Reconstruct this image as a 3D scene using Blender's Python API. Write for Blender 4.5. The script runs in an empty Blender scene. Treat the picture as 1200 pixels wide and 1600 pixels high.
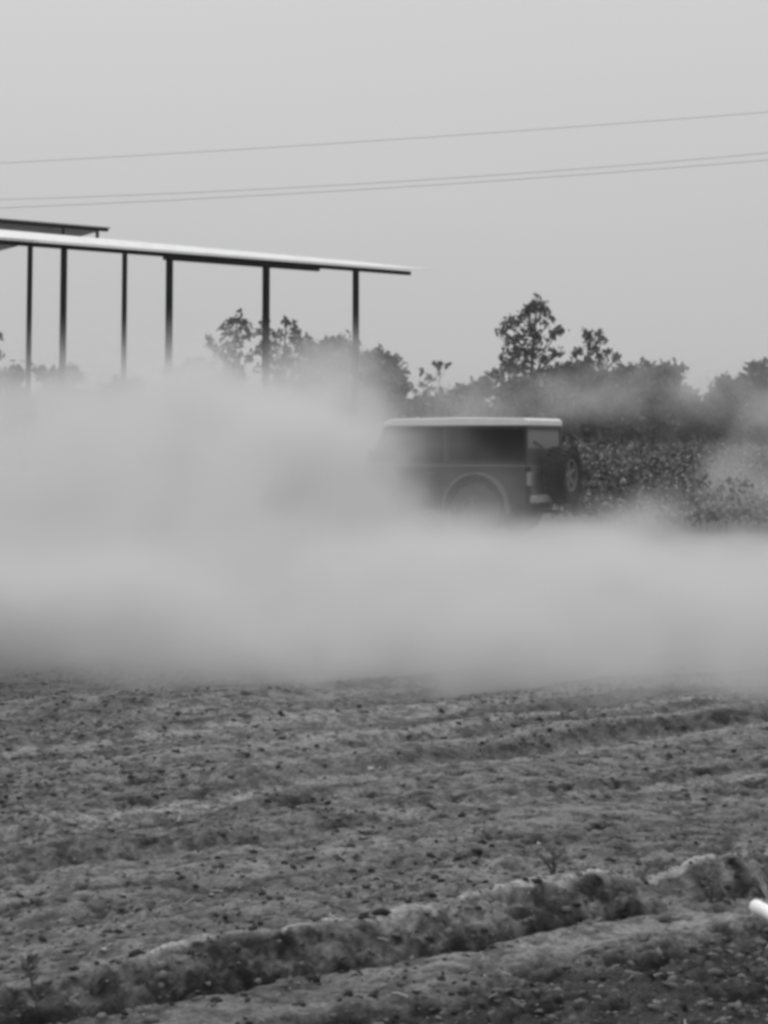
import bpy, bmesh, math, random
import numpy as np
from mathutils import Vector, Matrix

SC = bpy.context.scene
COL = SC.collection
R = math.radians

# ------------------------------------------------------------------ camera
F_PX, PITCH, HORIZON, CAM_H = 2600.0, R(4.0), 686.0, 1.5
PPY = HORIZON - F_PX * math.tan(PITCH)          # row of the optical axis in the 1200x1600 picture
cam_d = bpy.data.cameras.new('camera')
cam = bpy.data.objects.new('camera', cam_d)
COL.objects.link(cam)
cam.location = (0, 0, CAM_H)
cam.rotation_euler = (math.pi / 2 + PITCH, 0, 0)
cam_d.sensor_fit = 'VERTICAL'
cam_d.sensor_height = 36
cam_d.sensor_width = 27
cam_d.lens = F_PX / 1600 * 36
cam_d.shift_y = -(800 - PPY) / 1600
cam_d.clip_start = 0.1
cam_d.clip_end = 3000
SC.camera = cam

# ------------------------------------------------------------------ world: overcast, hazy, colourless light
SUN_EL, SUN_AZ = R(46), R(-30)                  # azimuth from +Y towards +X
w = bpy.data.worlds.new('World')
SC.world = w
w.use_nodes = True
nt = w.node_tree
nt.nodes.clear()
out = nt.nodes.new('ShaderNodeOutputWorld')
bg = nt.nodes.new('ShaderNodeBackground')
sky = nt.nodes.new('ShaderNodeTexSky')
sky.sky_type = 'NISHITA'
sky.sun_disc = False
sky.sun_elevation = SUN_EL
sky.sun_rotation = SUN_AZ
sky.dust_density = 6
sky.air_density = 1.5
bw = nt.nodes.new('ShaderNodeRGBToBW')
tc = nt.nodes.new('ShaderNodeTexCoord')
sx = nt.nodes.new('ShaderNodeSeparateXYZ')
nt.links.new(tc.outputs['Generated'], sx.inputs[0])
def wm(op, a, b=None, clamp=False):
    n = nt.nodes.new('ShaderNodeMath'); n.operation = op; n.use_clamp = clamp
    for i, v in enumerate((a, b)):
        if v is None: continue
        if isinstance(v, (int, float)): n.inputs[i].default_value = v
        else: nt.links.new(v, n.inputs[i])
    return n.outputs[0]
el = wm('MAXIMUM', sx.outputs['Z'], 0.0)
SKY_STRENGTH = 0.1
over = wm('ADD', wm('MULTIPLY', el, 5.0), 4.85)   # overcast sky brightens towards the zenith
nt.links.new(sky.outputs[0], bw.inputs[0])
cl = nt.nodes.new('ShaderNodeTexNoise')
cl.inputs['Scale'].default_value = 1.6
cl.inputs['Detail'].default_value = 3
mpn = nt.nodes.new('ShaderNodeMapping'); mpn.inputs['Scale'].default_value = (1, 1, 3)
nt.links.new(tc.outputs['Generated'], mpn.inputs[0]); nt.links.new(mpn.outputs[0], cl.inputs[0])
cloud = wm('ADD', wm('MULTIPLY', cl.outputs[0], 0.07), 0.965)
tot = wm('MULTIPLY', wm('ADD', wm('MULTIPLY', bw.outputs[0], 0.02), over), cloud)
nt.links.new(tot, bg.inputs[0])
bg.inputs[1].default_value = SKY_STRENGTH
nt.links.new(bg.outputs[0], out.inputs[0])

sun_d = bpy.data.lights.new('sun', 'SUN')
sun_d.energy = 1.7
sun_d.angle = R(12)
sun = bpy.data.objects.new('sun', sun_d)
COL.objects.link(sun)
sd = Vector((math.sin(SUN_AZ) * math.cos(SUN_EL), math.cos(SUN_AZ) * math.cos(SUN_EL), math.sin(SUN_EL)))
sun.rotation_euler = sd.to_track_quat('Z', 'Y').to_euler()

SC.view_settings.view_transform = 'Standard'
SC.view_settings.look = 'None'
SC.view_settings.exposure = 0
SC.view_settings.gamma = 1
SC.view_settings.use_curve_mapping = False
cy = SC.cycles
cy.volume_bounces = 6
cy.max_bounces = 8
cy.diffuse_bounces = 3
cy.glossy_bounces = 2
cy.transmission_bounces = 4
cy.transparent_max_bounces = 12
cy.use_denoising = True
cy.adaptive_threshold = 0.02
cy.filter_width = 3.6
cy.volume_max_steps = 256
SC.render.use_persistent_data = False

# ------------------------------------------------------------------ helpers
def ray(px, py):
    x, u = (px - 600) / F_PX, (PPY - py) / F_PX
    c, s = math.cos(PITCH), math.sin(PITCH)
    return Vector((x, c - u * s, s + u * c))
def P(px, py, Y):
    d = ray(px, py)
    return Vector((0, 0, CAM_H)) + d * (Y / d.y)
def G(px, py, h=0.0):
    d = ray(px, py)
    return Vector((0, 0, CAM_H)) + d * ((h - CAM_H) / d.z)

def tag(o, label=None, cat=None, group=None, kind=None):
    if label: o['label'] = label
    if cat: o['category'] = cat
    if group: o['group'] = group
    if kind: o['kind'] = kind
    return o
def link(name, me, mat, parent=None):
    o = bpy.data.objects.new(name, me)
    COL.objects.link(o)
    if mat is not None:
        for m in (mat if isinstance(mat, (list, tuple)) else [mat]): me.materials.append(m)
    if parent is not None: o.parent = parent
    return o
def obj(name, bm, mat, parent=None, smooth=False, bevel=0.0, seg=2):
    me = bpy.data.meshes.new(name)
    bmesh.ops.recalc_face_normals(bm, faces=bm.faces)
    bm.to_mesh(me); bm.free()
    if smooth:
        me.polygons.foreach_set('use_smooth', [True] * len(me.polygons))
    o = link(name, me, mat, parent)
    if bevel:
        m = o.modifiers.new('bevel', 'BEVEL'); m.width = bevel; m.segments = seg
        m.limit_method = 'ANGLE'; m.angle_limit = R(40)
        me.polygons.foreach_set('use_smooth', [True] * len(me.polygons))
        try: m.harden_normals = True
        except Exception: pass
    return o
def empty(name, loc=(0, 0, 0), rz=0):
    o = bpy.data.objects.new(name, None)
    COL.objects.link(o)
    o.location = loc; o.rotation_euler.z = rz
    o.empty_display_size = 0.3
    return o
def box(bm, x0, x1, y0, y1, z0, z1, mat=None):
    vs = [bm.verts.new((x, y, z)) for z in (z0, z1) for y in (y0, y1) for x in (x0, x1)]
    if mat is not None:
        for v in vs: v.co = mat @ v.co
    for f in ((0, 2, 3, 1), (4, 5, 7, 6), (0, 1, 5, 4), (2, 6, 7, 3), (0, 4, 6, 2), (1, 3, 7, 5)):
        bm.faces.new([vs[i] for i in f])
def prism(bm, pts, y0, y1, axis='y'):
    a = [bm.verts.new((p[0], y0, p[1])) for p in pts]
    b = [bm.verts.new((p[0], y1, p[1])) for p in pts]
    n = len(pts)
    bm.faces.new(a); bm.faces.new(b[::-1])
    for i in range(n):
        bm.faces.new((a[i], b[i], b[(i + 1) % n], a[(i + 1) % n]))
def tube(bm, pts, rad, n=6, cap=True):
    pts = [Vector(p) for p in pts]
    if not isinstance(rad, (list, tuple)): rad = [rad] * len(pts)
    rings = []
    for i, p in enumerate(pts):
        t = (pts[min(i + 1, len(pts) - 1)] - pts[max(i - 1, 0)]).normalized()
        a = t.orthogonal().normalized() if abs(t.z) > 0.95 else t.cross(Vector((0, 0, 1))).normalized()
        b = t.cross(a)
        rings.append([bm.verts.new(p + (a * math.cos(2 * math.pi * k / n) + b * math.sin(2 * math.pi * k / n)) * rad[i]) for k in range(n)])
    for r0, r1 in zip(rings, rings[1:]):
        for k in range(n):
            bm.faces.new((r0[k], r0[(k + 1) % n], r1[(k + 1) % n], r1[k]))
    if cap:
        bm.faces.new(rings[0][::-1]); bm.faces.new(rings[-1])
def lathe(bm, prof, n=32, close=False):
    """profile (axial y, radius) turned round the y axis"""
    rings = [[bm.verts.new((r * math.cos(2 * math.pi * k / n), y, r * math.sin(2 * math.pi * k / n))) for k in range(n)] for y, r in prof]
    prs = list(zip(rings, rings[1:] + ([rings[0]] if close else [])))
    if not close: prs = prs[:len(rings) - 1]
    for r0, r1 in prs:
        for k in range(n):
            bm.faces.new((r0[k], r0[(k + 1) % n], r1[(k + 1) % n], r1[k]))
    if not close:
        bm.faces.new(rings[0]); bm.faces.new(rings[-1][::-1])

# ------------------------------------------------------------------ materials (the photograph is black and white: greys only)
def mat(name, g, rough=0.8, metal=0.0, var=0.0, scale=5.0, bump=0.0, bscale=None, spec=0.5, translucent=0.0, attr=None, dust=0.0):
    m = bpy.data.materials.new(name); m.use_nodes = True
    t = m.node_tree; b = t.nodes['Principled BSDF']
    b.inputs['Roughness'].default_value = rough
    b.inputs['Metallic'].default_value = metal
    b.inputs['Specular IOR Level'].default_value = spec
    b.inputs['Base Color'].default_value = (g, g, g, 1)
    co = t.nodes.new('ShaderNodeTexCoord')
    if var or attr:
        n = t.nodes.new('ShaderNodeTexNoise'); n.inputs['Scale'].default_value = scale
        n.inputs['Detail'].default_value = 6; n.inputs['Roughness'].default_value = 0.65
        t.links.new(co.outputs['Object'], n.inputs['Vector'])
        mr = t.nodes.new('ShaderNodeMapRange')
        mr.inputs['From Min'].default_value = 0.25; mr.inputs['From Max'].default_value = 0.75
        mr.inputs['To Min'].default_value = 1 - var; mr.inputs['To Max'].default_value = 1 + var
        t.links.new(n.outputs[0], mr.inputs['Value'])
        mu = t.nodes.new('ShaderNodeMath'); mu.operation = 'MULTIPLY'
        t.links.new(mr.outputs[0], mu.inputs[0])
        if attr:
            at = t.nodes.new('ShaderNodeAttribute'); at.attribute_name = attr
            t.links.new(at.outputs['Fac'], mu.inputs[1])
        else:
            mu.inputs[1].default_value = g
        cb = t.nodes.new('ShaderNodeCombineColor')
        for i in range(3): t.links.new(mu.outputs[0], cb.inputs[i])
        t.links.new(cb.outputs[0], b.inputs['Base Color'])
    if bump:
        n2 = t.nodes.new('ShaderNodeTexNoise'); n2.inputs['Scale'].default_value = bscale or scale * 4
        n2.inputs['Detail'].default_value = 8; n2.inputs['Roughness'].default_value = 0.6
        t.links.new(co.outputs['Object'], n2.inputs['Vector'])
        bp = t.nodes.new('ShaderNodeBump'); bp.inputs['Strength'].default_value = 1.0
        bp.inputs['Distance'].default_value = bump
        t.links.new(n2.outputs[0], bp.inputs['Height']); t.links.new(bp.outputs[0], b.inputs['Normal'])
    return m
M = {
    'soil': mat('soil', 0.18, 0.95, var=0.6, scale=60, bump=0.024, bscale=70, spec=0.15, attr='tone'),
    'clod': mat('clod', 0.14, 0.95, var=0.4, scale=14, bump=0.004, bscale=90, spec=0.15),
    'clod_dark': mat('clod_dark', 0.035, 0.95, var=0.4, scale=14, spec=0.15),
    'clod_pale': mat('clod_pale', 0.42, 0.9, var=0.3, scale=20, spec=0.15),
    'leaf': mat('leaf', 0.105, 0.8, var=0.5, scale=1.3, spec=0.2),
    'leaf_pale': mat('leaf_pale', 0.15, 0.8, var=0.45, scale=1.2, spec=0.2),
    'bark': mat('bark', 0.08, 0.9, var=0.4, scale=8, bump=0.01),
    'cotton_leaf': mat('cotton_leaf', 0.12, 0.85, var=0.6, scale=0.9, spec=0.2),
    'cotton': mat('cotton', 0.5, 0.95, var=0.1, scale=30, spec=0.1),
    'dry': mat('dry', 0.12, 0.95, var=0.4, scale=30, spec=0.1),
    'paint': mat('paint', 0.018, 0.32, var=0.25, scale=3, spec=0.5),
    'trim': mat('trim', 0.05, 0.6, var=0.2, scale=6),
    'flare': mat('flare', 0.11, 0.6, var=0.15, scale=6),
    'hardtop': mat('hardtop', 0.75, 0.6, var=0.08, scale=4, bump=0.001, bscale=60),
    'rubber': mat('rubber', 0.028, 0.85, var=0.35, scale=12),
    'alloy': mat('alloy', 0.16, 0.6, metal=0.2, var=0.2, scale=10),
    'steel_pale': mat('steel_pale', 0.3, 0.5, metal=0.2, var=0.15, scale=6),
    'steel_dark': mat('steel_dark', 0.008, 0.8, var=0.3, scale=4, spec=.15),
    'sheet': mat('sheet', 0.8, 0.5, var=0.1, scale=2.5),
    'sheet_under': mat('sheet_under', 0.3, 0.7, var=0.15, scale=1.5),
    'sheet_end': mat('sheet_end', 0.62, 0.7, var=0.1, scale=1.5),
    'post_pale': mat('post_pale', 0.03, 0.8, var=0.3, scale=4, spec=.2),
    'pvc': mat('pvc', 0.72, 0.55, var=0.3, scale=16),
    'wire': mat('wire', 0.36, 0.6, var=0.1, scale=3),
    'interior': mat('interior', 0.02, 0.9, var=0.2, scale=6),
    'lens': mat('lens', 0.3, 0.25),
}
def glass(name, tint, alpha):
    m = bpy.data.materials.new(name); m.use_nodes = True
    t = m.node_tree; t.nodes.clear()
    o = t.nodes.new('ShaderNodeOutputMaterial'); mx = t.nodes.new('ShaderNodeMixShader')
    tr = t.nodes.new('ShaderNodeBsdfTransparent'); tr.inputs[0].default_value = (tint, tint, tint, 1)
    gl = t.nodes.new('ShaderNodeBsdfGlossy'); gl.inputs['Roughness'].default_value = 0.08
    gl.inputs[0].default_value = (0.6, 0.6, 0.6, 1)
    fr = t.nodes.new('ShaderNodeFresnel'); fr.inputs[0].default_value = 1.5
    t.links.new(fr.outputs[0], mx.inputs[0]); t.links.new(tr.outputs[0], mx.inputs[1]); t.links.new(gl.outputs[0], mx.inputs[2])
    if alpha < 1:                                # a coat of dust on the pane
        df = t.nodes.new('ShaderNodeBsdfDiffuse'); df.inputs[0].default_value = (.42, .42, .42, 1)
        m2 = t.nodes.new('ShaderNodeMixShader'); m2.inputs[0].default_value = 1 - alpha
        t.links.new(mx.outputs[0], m2.inputs[1]); t.links.new(df.outputs[0], m2.inputs[2]); t.links.new(m2.outputs[0], o.inputs[0])
        return m
    t.links.new(mx.outputs[0], o.inputs[0])
    return m
M['glass_dark'] = glass('glass_dark', 0.03, 1)
M['glass'] = glass('glass', 0.62, 1)
M['glass_dusty'] = glass('glass_dusty', 0.7, .55)

# ------------------------------------------------------------------ ground
rng = np.random.default_rng(7)
def vnoise(x, y, seed=0):
    r = np.random.default_rng(seed); T = r.random((256, 256))
    xi, yi = np.floor(x).astype(int), np.floor(y).astype(int)
    fx, fy = x - xi, y - yi
    fx = fx * fx * fx * (fx * (fx * 6 - 15) + 10); fy = fy * fy * fy * (fy * (fy * 6 - 15) + 10)
    a, b = T[xi % 256, yi % 256], T[(xi + 1) % 256, yi % 256]
    c, d = T[xi % 256, (yi + 1) % 256], T[(xi + 1) % 256, (yi + 1) % 256]
    return (a * (1 - fx) + b * fx) * (1 - fy) + (c * (1 - fx) + d * fx) * fy - 0.5
def fbm(x, y, s, o=4, seed=0, g=0.55):
    t = 0; a = 1.0
    for i in range(o):
        t = t + a * vnoise(x * s * 2 ** i + 31.7 * i, y * s * 2 ** i + 17.3 * i, seed + i); a *= g
    return t
def sstep(e0, e1, x):
    t = np.clip((x - e0) / (e1 - e0), 0, 1); return t * t * (3 - 2 * t)
UX, UY = 0.868, 0.497                      # furrows run this way across the ground
def bump1(v, c, wdt): return np.exp(-((v - c) / wdt) ** 2)
def rise(Y):
    return 0.5 * sstep(33, 82, Y)          # the cotton field climbs gently towards the hedge
def ridged(X, Y, sc, o, seed):
    t = 0; a = 1.0
    for i in range(o):
        t = t + a * (0.25 - np.abs(vnoise(X * sc * 2 ** i + 9.1 * i, Y * sc * 2 ** i + 4.7 * i, seed + i))); a *= 0.55
    return t
def ground(X, Y):
    """height and soil tone (dry crust pale, freshly turned soil dark; shade and crest light painted in)"""
    u = UX * X + UY * Y
    v = -UY * X + UX * Y
    near = np.exp(-(np.maximum(Y - 9, 0) / 6) ** 2)
    w1 = 0.07 * fbm(u, u * 0, 0.8, 3, 11) + 0.03 * fbm(u, v, 3.0, 3, 13)
    vv = v + w1
    # the soil smears along the furrows: sample the noise in stretched furrow coordinates
    U, W = u * 0.62, vv
    patch = fbm(U, W, 0.7, 3, 5)
    low = sstep(4.05, 3.92, vv + 0.10 * fbm(X, Y, 3, 3, 75))          # turned soil below the track
    rough = 0.13 + 0.60 * low + 0.26 * sstep(-0.05, 0.45, patch) + 0.35 * bump1(vv, 4.75, .22)
    cl1 = np.maximum(fbm(U + .02 * fbm(X, Y, 30, 2, 8), W, 9, 4, 21, .62) - .04, 0)
    cl2 = np.maximum(fbm(X * .8, Y, 24, 3, 33, .7), -.12)
    h = 0.03 * fbm(X, Y, 0.5, 2, 1) + 0.006 * fbm(U, W, 2.6, 2, 2) + 0.004 * fbm(X * .8, Y, 30, 2, 3, .7)
    h = h + (0.062 * cl1 + 0.021 * cl2) * rough
    pit = sstep(0.20, 0.38, fbm(U, W, 17, 3, 81, .6)) * sstep(-.25, .3, patch + .5 * low)
    h = h - 0.018 * pit
    # pale pressed tyre tracks that sweep across the soil, loose dark soil thrown up beside them
    tr = 0; sh = 0
    for (c0, c1, c2, wd, k, lo) in ((5.95, .33, -.043, .13, 1.0, 0), (5.66, 0, 0, .085, 1.0, 2.9), (6.72, -.14, 0, .07, .7, 3.4), (6.9, .18, -.02, .12, .7, 3.2), (7.55, .15, -.02, .13, .8, 1.5), (8.15, .2, -.02, .16, .7, 0)):
        cc = c0 + c1 * (u - 1.6) + c2 * (u - 1.6) ** 2 if c2 else c0 + c1 * (u - 3)
        dv = v + .4 * w1 - cc
        g = sstep(lo, lo + .5, u)
        tr = np.maximum(tr, k * g * sstep(wd * 1.25, wd * .8, np.abs(dv)))
        sh = np.maximum(sh, k * g * bump1(dv, wd * 1.55, wd * .35) + .7 * k * g * bump1(dv, -wd * 1.5, wd * .35))
    rib = np.sin(u * 95) * .5
    h = h * (1 - .55 * tr) - .012 * tr + .0022 * rib * tr + .014 * sh * (1 + 2 * fbm(U, W, 6, 2, 91))
    # broken earth bank: nearly upright face about a hand high, crumbling, with a gap towards the right
    gap = 1 - 0.8 * bump1(u, 3.56, 0.12) - 0.25 * bump1(u, 2.5, .1)
    jag = 0.022 * fbm(X, Y, 5, 3, 41, .7) + 0.03 * fbm(u, u * 0, 2.2, 2, 44)
    vj = vv + jag
    step = sstep(4.27, 4.41, vj)
    bank_h = np.clip(0.064 + 0.04 * fbm(u, u * 0, 1.3, 2, 43), 0.045, .085)
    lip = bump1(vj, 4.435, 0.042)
    slab = np.clip(.75 + 2.2 * fbm(u, u * 0, 1.9, 3, 45), 0, 1.3)
    h = h + gap * (bank_h * step - .022 * sstep(4.45, 4.53, vj) + 0.022 * lip * slab) + (1 - gap) * 0.04 * sstep(4.1, 4.8, vv)
    h = h - 0.05 * bump1(vv, 4.51 + .03 * fbm(u, u * 0, 2.5, 2, 47), 0.022) * sstep(2.55, 2.65, u) * sstep(3.2, 3.05, u)
    h = h - 0.032 * bump1(vj, 4.262, 0.02) * gap
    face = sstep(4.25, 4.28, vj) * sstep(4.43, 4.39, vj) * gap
    dig = ridged(u * .8 + .6 * v, v * 1.1, 11, 4, 49)
    h = h + face * (0.04 * dig + 0.024 * fbm(X, Y, 26, 2, 50, .7))
    track = bump1(vv, 4.12, 0.07)
    h = h - 0.035 * low
    furrow = 0; 
    for c, wd, a in ((4.95, .07, -.012), (5.22, .10, .012), (5.54, .035, -.02), (5.68, .09, .03), (6.02, .06, -.022), (6.16, .10, .022), (6.42, .06, -.02),
                     (6.62, .09, -.035), (6.78, .1, .026), (7.05, .06, -.03), (7.2, .12, .02), (7.55, .1, -.028), (7.9, .16, .026), (8.4, .18, -.03), (8.9, .2, .02), (9.4, .2, -.03)):
        amp = np.clip(0.85 + 1.8 * fbm(u, v * 0 + c, 0.4, 2, 51), 0.1, 2)
        q = bump1(vv + 0.16 * fbm(u, u * 0 + c, 0.35, 2, 57), c, wd)
        h = h + a * q * amp
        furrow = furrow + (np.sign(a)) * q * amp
    h = h + 0.05 * bump1(X, 0.75, 0.5) * bump1(Y, 8.6, 0.25) + 0.05 * bump1(X, -1.2, 0.9) * bump1(Y, 9.3, 0.3)
    h = h + 0.05 * bump1(X, -1.25, 0.16) * bump1(Y, 6.35, 0.10)
    h = h * near + rise(Y)
    # soil tone, with shade of bank, crack and pits painted in
    t = 0.198 + 0.05 * fbm(U * .5, W, 1.1, 3, 61) + 0.05 * fbm(U * .4, W, 4.0, 3, 63) + 0.075 * fbm(X * .7, Y, 17, 3, 65, .7)
    t = t * (1 + .36 * tr - .30 * sh)
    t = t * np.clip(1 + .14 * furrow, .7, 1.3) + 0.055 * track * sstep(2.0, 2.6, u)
    t = t * (1 + 1.15 * np.clip(lip * slab * (1.2 + 1.5 * fbm(X, Y, 9, 3, 71)), 0, 1) * gap)  # highlight painted along the crest of the bank
    t = t * (1 - 0.70 * np.clip(face * (0.66 - 1.1 * dig + 1.7 * fbm(X * .8, Y, 22, 3, 73, .75)), 0, 1.05))  # shade painted on the near face of the bank
    t = t * (1 - 0.65 * bump1(vj, 4.262, .022) * gap)  # thin shadow line painted along the foot of the bank
    t = t * (1 - .7 * bump1(vv, 4.51 + .03 * fbm(u, u * 0, 2.5, 2, 47), 0.02) * sstep(2.55, 2.65, u) * sstep(3.2, 3.05, u))  # shade painted into the crack behind the crest
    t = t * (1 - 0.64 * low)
    t = t * (1 - 0.68 * pit * (1 - .7 * tr)) * (1 - .55 * sstep(-.02, -.16, fbm(X * .8, Y, 24, 3, 33, .7)) * .8)  # shade painted into pits and small hollows
    t = t * (1 - .6 * bump1(u, 1.38, .22) * bump1(vv, 4.2, .13))  # painted shade of the bank, deepest at its left end
    t = np.clip(t, 0.02, 0.5) * near + 0.17 * (1 - near)
    return h, t

def axis(lo, hi, st, far, n):
    core = np.arange(lo, hi, st)
    g = np.geomspace(st * 2, far, n)
    return core, g
cx, gx = axis(-3.1, 3.1, 0.0125, 700, 60)
cyy, gy = axis(3.6, 11.2, 0.0125, 900, 66)
xs = np.concatenate([(-3.1 - gx)[::-1], cx, 3.1 + gx])
gb = np.geomspace(0.04, 60, 22)
ys = np.concatenate([(3.6 - gb)[::-1], cyy, 11.2 + gy])
XX, YY = np.meshgrid(xs, ys)
HH, TT = ground(XX, YY)
nx, ny = len(xs), len(ys)
me = bpy.data.meshes.new('ground')
co = np.stack([XX, YY, HH], -1).reshape(-1, 3).astype(np.float32)
idx = np.arange(nx * ny).reshape(ny, nx)
quads = np.stack([idx[:-1, :-1], idx[:-1, 1:], idx[1:, 1:], idx[1:, :-1]], -1).reshape(-1, 4)
me.vertices.add(len(co)); me.vertices.foreach_set('co', co.ravel())
me.loops.add(quads.size); me.loops.foreach_set('vertex_index', quads.ravel().astype(np.int32))
me.polygons.add(len(quads)); me.polygons.foreach_set('loop_start', np.arange(0, quads.size, 4, dtype=np.int32))
me.polygons.foreach_set('use_smooth', np.ones(len(quads), bool))
me.update(calc_edges=True)
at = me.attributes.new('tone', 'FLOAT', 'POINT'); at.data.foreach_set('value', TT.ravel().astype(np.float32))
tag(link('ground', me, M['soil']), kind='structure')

# clods: lumps of soil in one mesh
def ico(sub=1):
    bm = bmesh.new(); bmesh.ops.create_icosphere(bm, subdivisions=sub, radius=1)
    v = np.array([p.co[:] for p in bm.verts]); f = np.array([[q.index for q in p.verts] for p in bm.faces]); bm.free()
    return v, f
IV, IF = ico(2); IV1, IF1 = ico(1)
def tri_mesh(name, V, Fc, mats, mi=None, smooth=False):
    me = bpy.data.meshes.new(name)
    V = np.asarray(V, np.float32); Fc = np.asarray(Fc, np.int32)
    k = Fc.shape[1]
    me.vertices.add(len(V)); me.vertices.foreach_set('co', V.ravel())
    me.loops.add(Fc.size); me.loops.foreach_set('vertex_index', Fc.ravel())
    me.polygons.add(len(Fc)); me.polygons.foreach_set('loop_start', np.arange(0, Fc.size, k, dtype=np.int32))
    for m in mats: me.materials.append(m)
    if mi is not None: me.polygons.foreach_set('material_index', np.asarray(mi, np.int32))
    if smooth: me.polygons.foreach_set('use_smooth', np.ones(len(Fc), bool))
    me.update(calc_edges=True)
    return me
def clods(name, n, m, smin, smax, seed, region='all', sub=IV1, subf=IF1, label=None):
    r = np.random.default_rng(seed)
    X = r.uniform(-3.0, 3.0, n * 7); Y = 3.7 + 7.4 * r.random(n * 7) ** 1.15
    keep = np.abs(X) < 0.25 * Y + 0.5
    X, Y = X[keep], Y[keep]
    v = -UY * X + UX * Y
    dens = 0.25 + 0.8 * sstep(-0.1, 0.3, fbm(X, Y, 1.1, 2, seed + 3)) + 0.9 * sstep(4.05, 3.9, v) + 0.3 * bump1(v, 4.3, .15) + 0.35 * bump1(v, 4.9, .25) - 0.6 * bump1(v, 4.12, .08)
    keep = r.random(len(X)) < dens
    X, Y = X[keep][:n], Y[keep][:n]
    H, _ = ground(X, Y)
    S = smin * (smax / smin) ** (r.random(len(X)) ** 3.0)
    Vs, Fs = [], []
    for i in range(len(X)):
        d = 1 + np.clip(0.34 * r.standard_normal(len(sub))[:, None], -.6, .7)
        q = sub * d * S[i] * np.array([1.25, 0.9, 0.62]) * r.uniform(0.75, 1.25, 3)
        a = r.uniform(0, 6.28); ca, sa = math.cos(a), math.sin(a)
        q = np.stack([q[:, 0] * ca - q[:, 1] * sa, q[:, 0] * sa + q[:, 1] * ca, q[:, 2]], -1)
        Vs.append(q + np.array([X[i], Y[i], H[i] + S[i] * 0.05])); Fs.append(subf + i * len(sub))
    me = tri_mesh(name, np.concatenate(Vs), np.concatenate(Fs), [m], smooth=False)
    o = bpy.data.objects.new(name, me); COL.objects.link(o)
    tag(o, label, name.replace('_', ' '), kind='stuff')
clods('soil_clods', 15000, M['clod'], 0.004, 0.018, 5, label='loose grey clods of soil strewn over the field')
clods('dark_clods', 6500, M['clod_dark'], 0.004, 0.017, 6, label='small dark crumbs of soil on the field')
clods('pale_crumbs', 420, M['clod_pale'], 0.003, 0.010, 8, label='small pale crumbs and chaff on the soil')

def stalks(n, seed):
    r = np.random.default_rng(seed)
    bm = bmesh.new()
    Y = 3.9 + 6.5 * r.random(n) ** 1.2; X = r.uniform(-.28, .28, n) * Y
    Z = ground(X, Y)[0]
    for x, y, z in zip(X, Y, Z):
        a = r.uniform(0, 3.14); L = r.uniform(.008, .03)
        d = Vector((math.cos(a), math.sin(a), r.uniform(-.15, .35))) * L
        c = Vector((x, y, z + .004)); tube(bm, [c - d, c + Vector((0, 0, r.uniform(0, .004))), c + d], r.uniform(.0010, .0022), 4)
    o = obj('crop_stalks', bm, M['clod_pale']); tag(o, 'short dry bits of crop stalk scattered over the soil', 'crop stalks', kind='stuff')
stalks(320, 3)

# ------------------------------------------------------------------ open sheds on posts
def shed_pt(px, z_above, h_px):      # depth at which a height above the eye fills h_px
    return F_PX * z_above / h_px
TOP = 6.5
def front_pt(px):
    """point of the front eave line (underside of beam) for a picture column"""
    a0 = Vector((P(100, 388, F_PX * 5 / 298)[0], F_PX * 5 / 298)); b0 = Vector((P(556, 423, F_PX * 5 / 263)[0], F_PX * 5 / 263))
    d = b0 - a0
    k = (px - 600) / F_PX * 1.0
    kk = ray(px, 400); k = kk.x / kk.y
    # a0 + s d on the line x = k y
    s = (k * a0.y - a0.x) / (d.x - k * d.y)
    return a0 + d * s
a0, b0 = front_pt(100), front_pt(556)
dirv = (b0 - a0).normalized(); perp = Vector((-dirv.y, dirv.x))
s_root = front_pt(265)
ang = math.atan2(dirv.y, dirv.x)
shed = empty('open_shed', (s_root.x, s_root.y, 0), ang)
tag(shed, 'tall open shed with a flat pale edged roof on slim dark steel posts', 'shed')
def s_of(px): return (front_pt(px) - s_root).dot(dirv)
def ibeam(bm, x, y, z0, z1, w=0.14, t=0.02):
    box(bm, x - w / 2, x + w / 2, y - w / 2, y - w / 2 + t, z0, z1)
    box(bm, x - w / 2, x + w / 2, y + w / 2 - t, y + w / 2, z0, z1)
    box(bm, x - 0.045, x + 0.045, y - w / 2 + t, y + w / 2 - t, z0, z1)
for px, wd, mt in ((100, .13, 'steel_dark'), (265, .145, 'steel_dark'), (416, .155, 'steel_dark'), (556, .14, 'steel_dark')):
    bm = bmesh.new(); ibeam(bm, s_of(px), 0, 0, TOP, wd)
    box(bm, s_of(px) - .18, s_of(px) + .18, -.16, .16, 0.0, .02)
    obj('post', bm, M[mt], shed)
SL = 0.15                                   # roof rises gently towards the back
D = 4.2
for px in (47, 195, 330):
    # back row stands D behind the front row
    k = ray(px, 400); kk = k.x / k.y
    b = s_root + perp * D
    s = (kk * b.y - b.x) / (dirv.x - kk * dirv.y)
    if px == 330: continue
    bm = bmesh.new(); ibeam(bm, s, D, 0, TOP + SL * D, .115)
    box(bm, s - .16, s + .16, D - .15, D + .15, 0.0, .02)
    obj('post', bm, M['post_pale'], shed)
x0, x1 = s_of(-260), s_of(640)
xs_, xe_ = s_of(256), s_of(498)
bm = bmesh.new()
box(bm, x0, x1, -.07, .07, TOP, TOP + .11); obj('front_beam', bm, M['steel_dark'], shed)
bm = bmesh.new()
box(bm, xs_, xe_, -.062, .062, TOP - .09, TOP - .002)
obj('beam_splice', bm, M['steel_dark'], shed)
bm = bmesh.new()
box(bm, x0, s_of(205), D - .05, D + .05, TOP + SL * D, TOP + SL * D + .1); obj('rear_beam', bm, M['post_pale'], shed)
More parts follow.
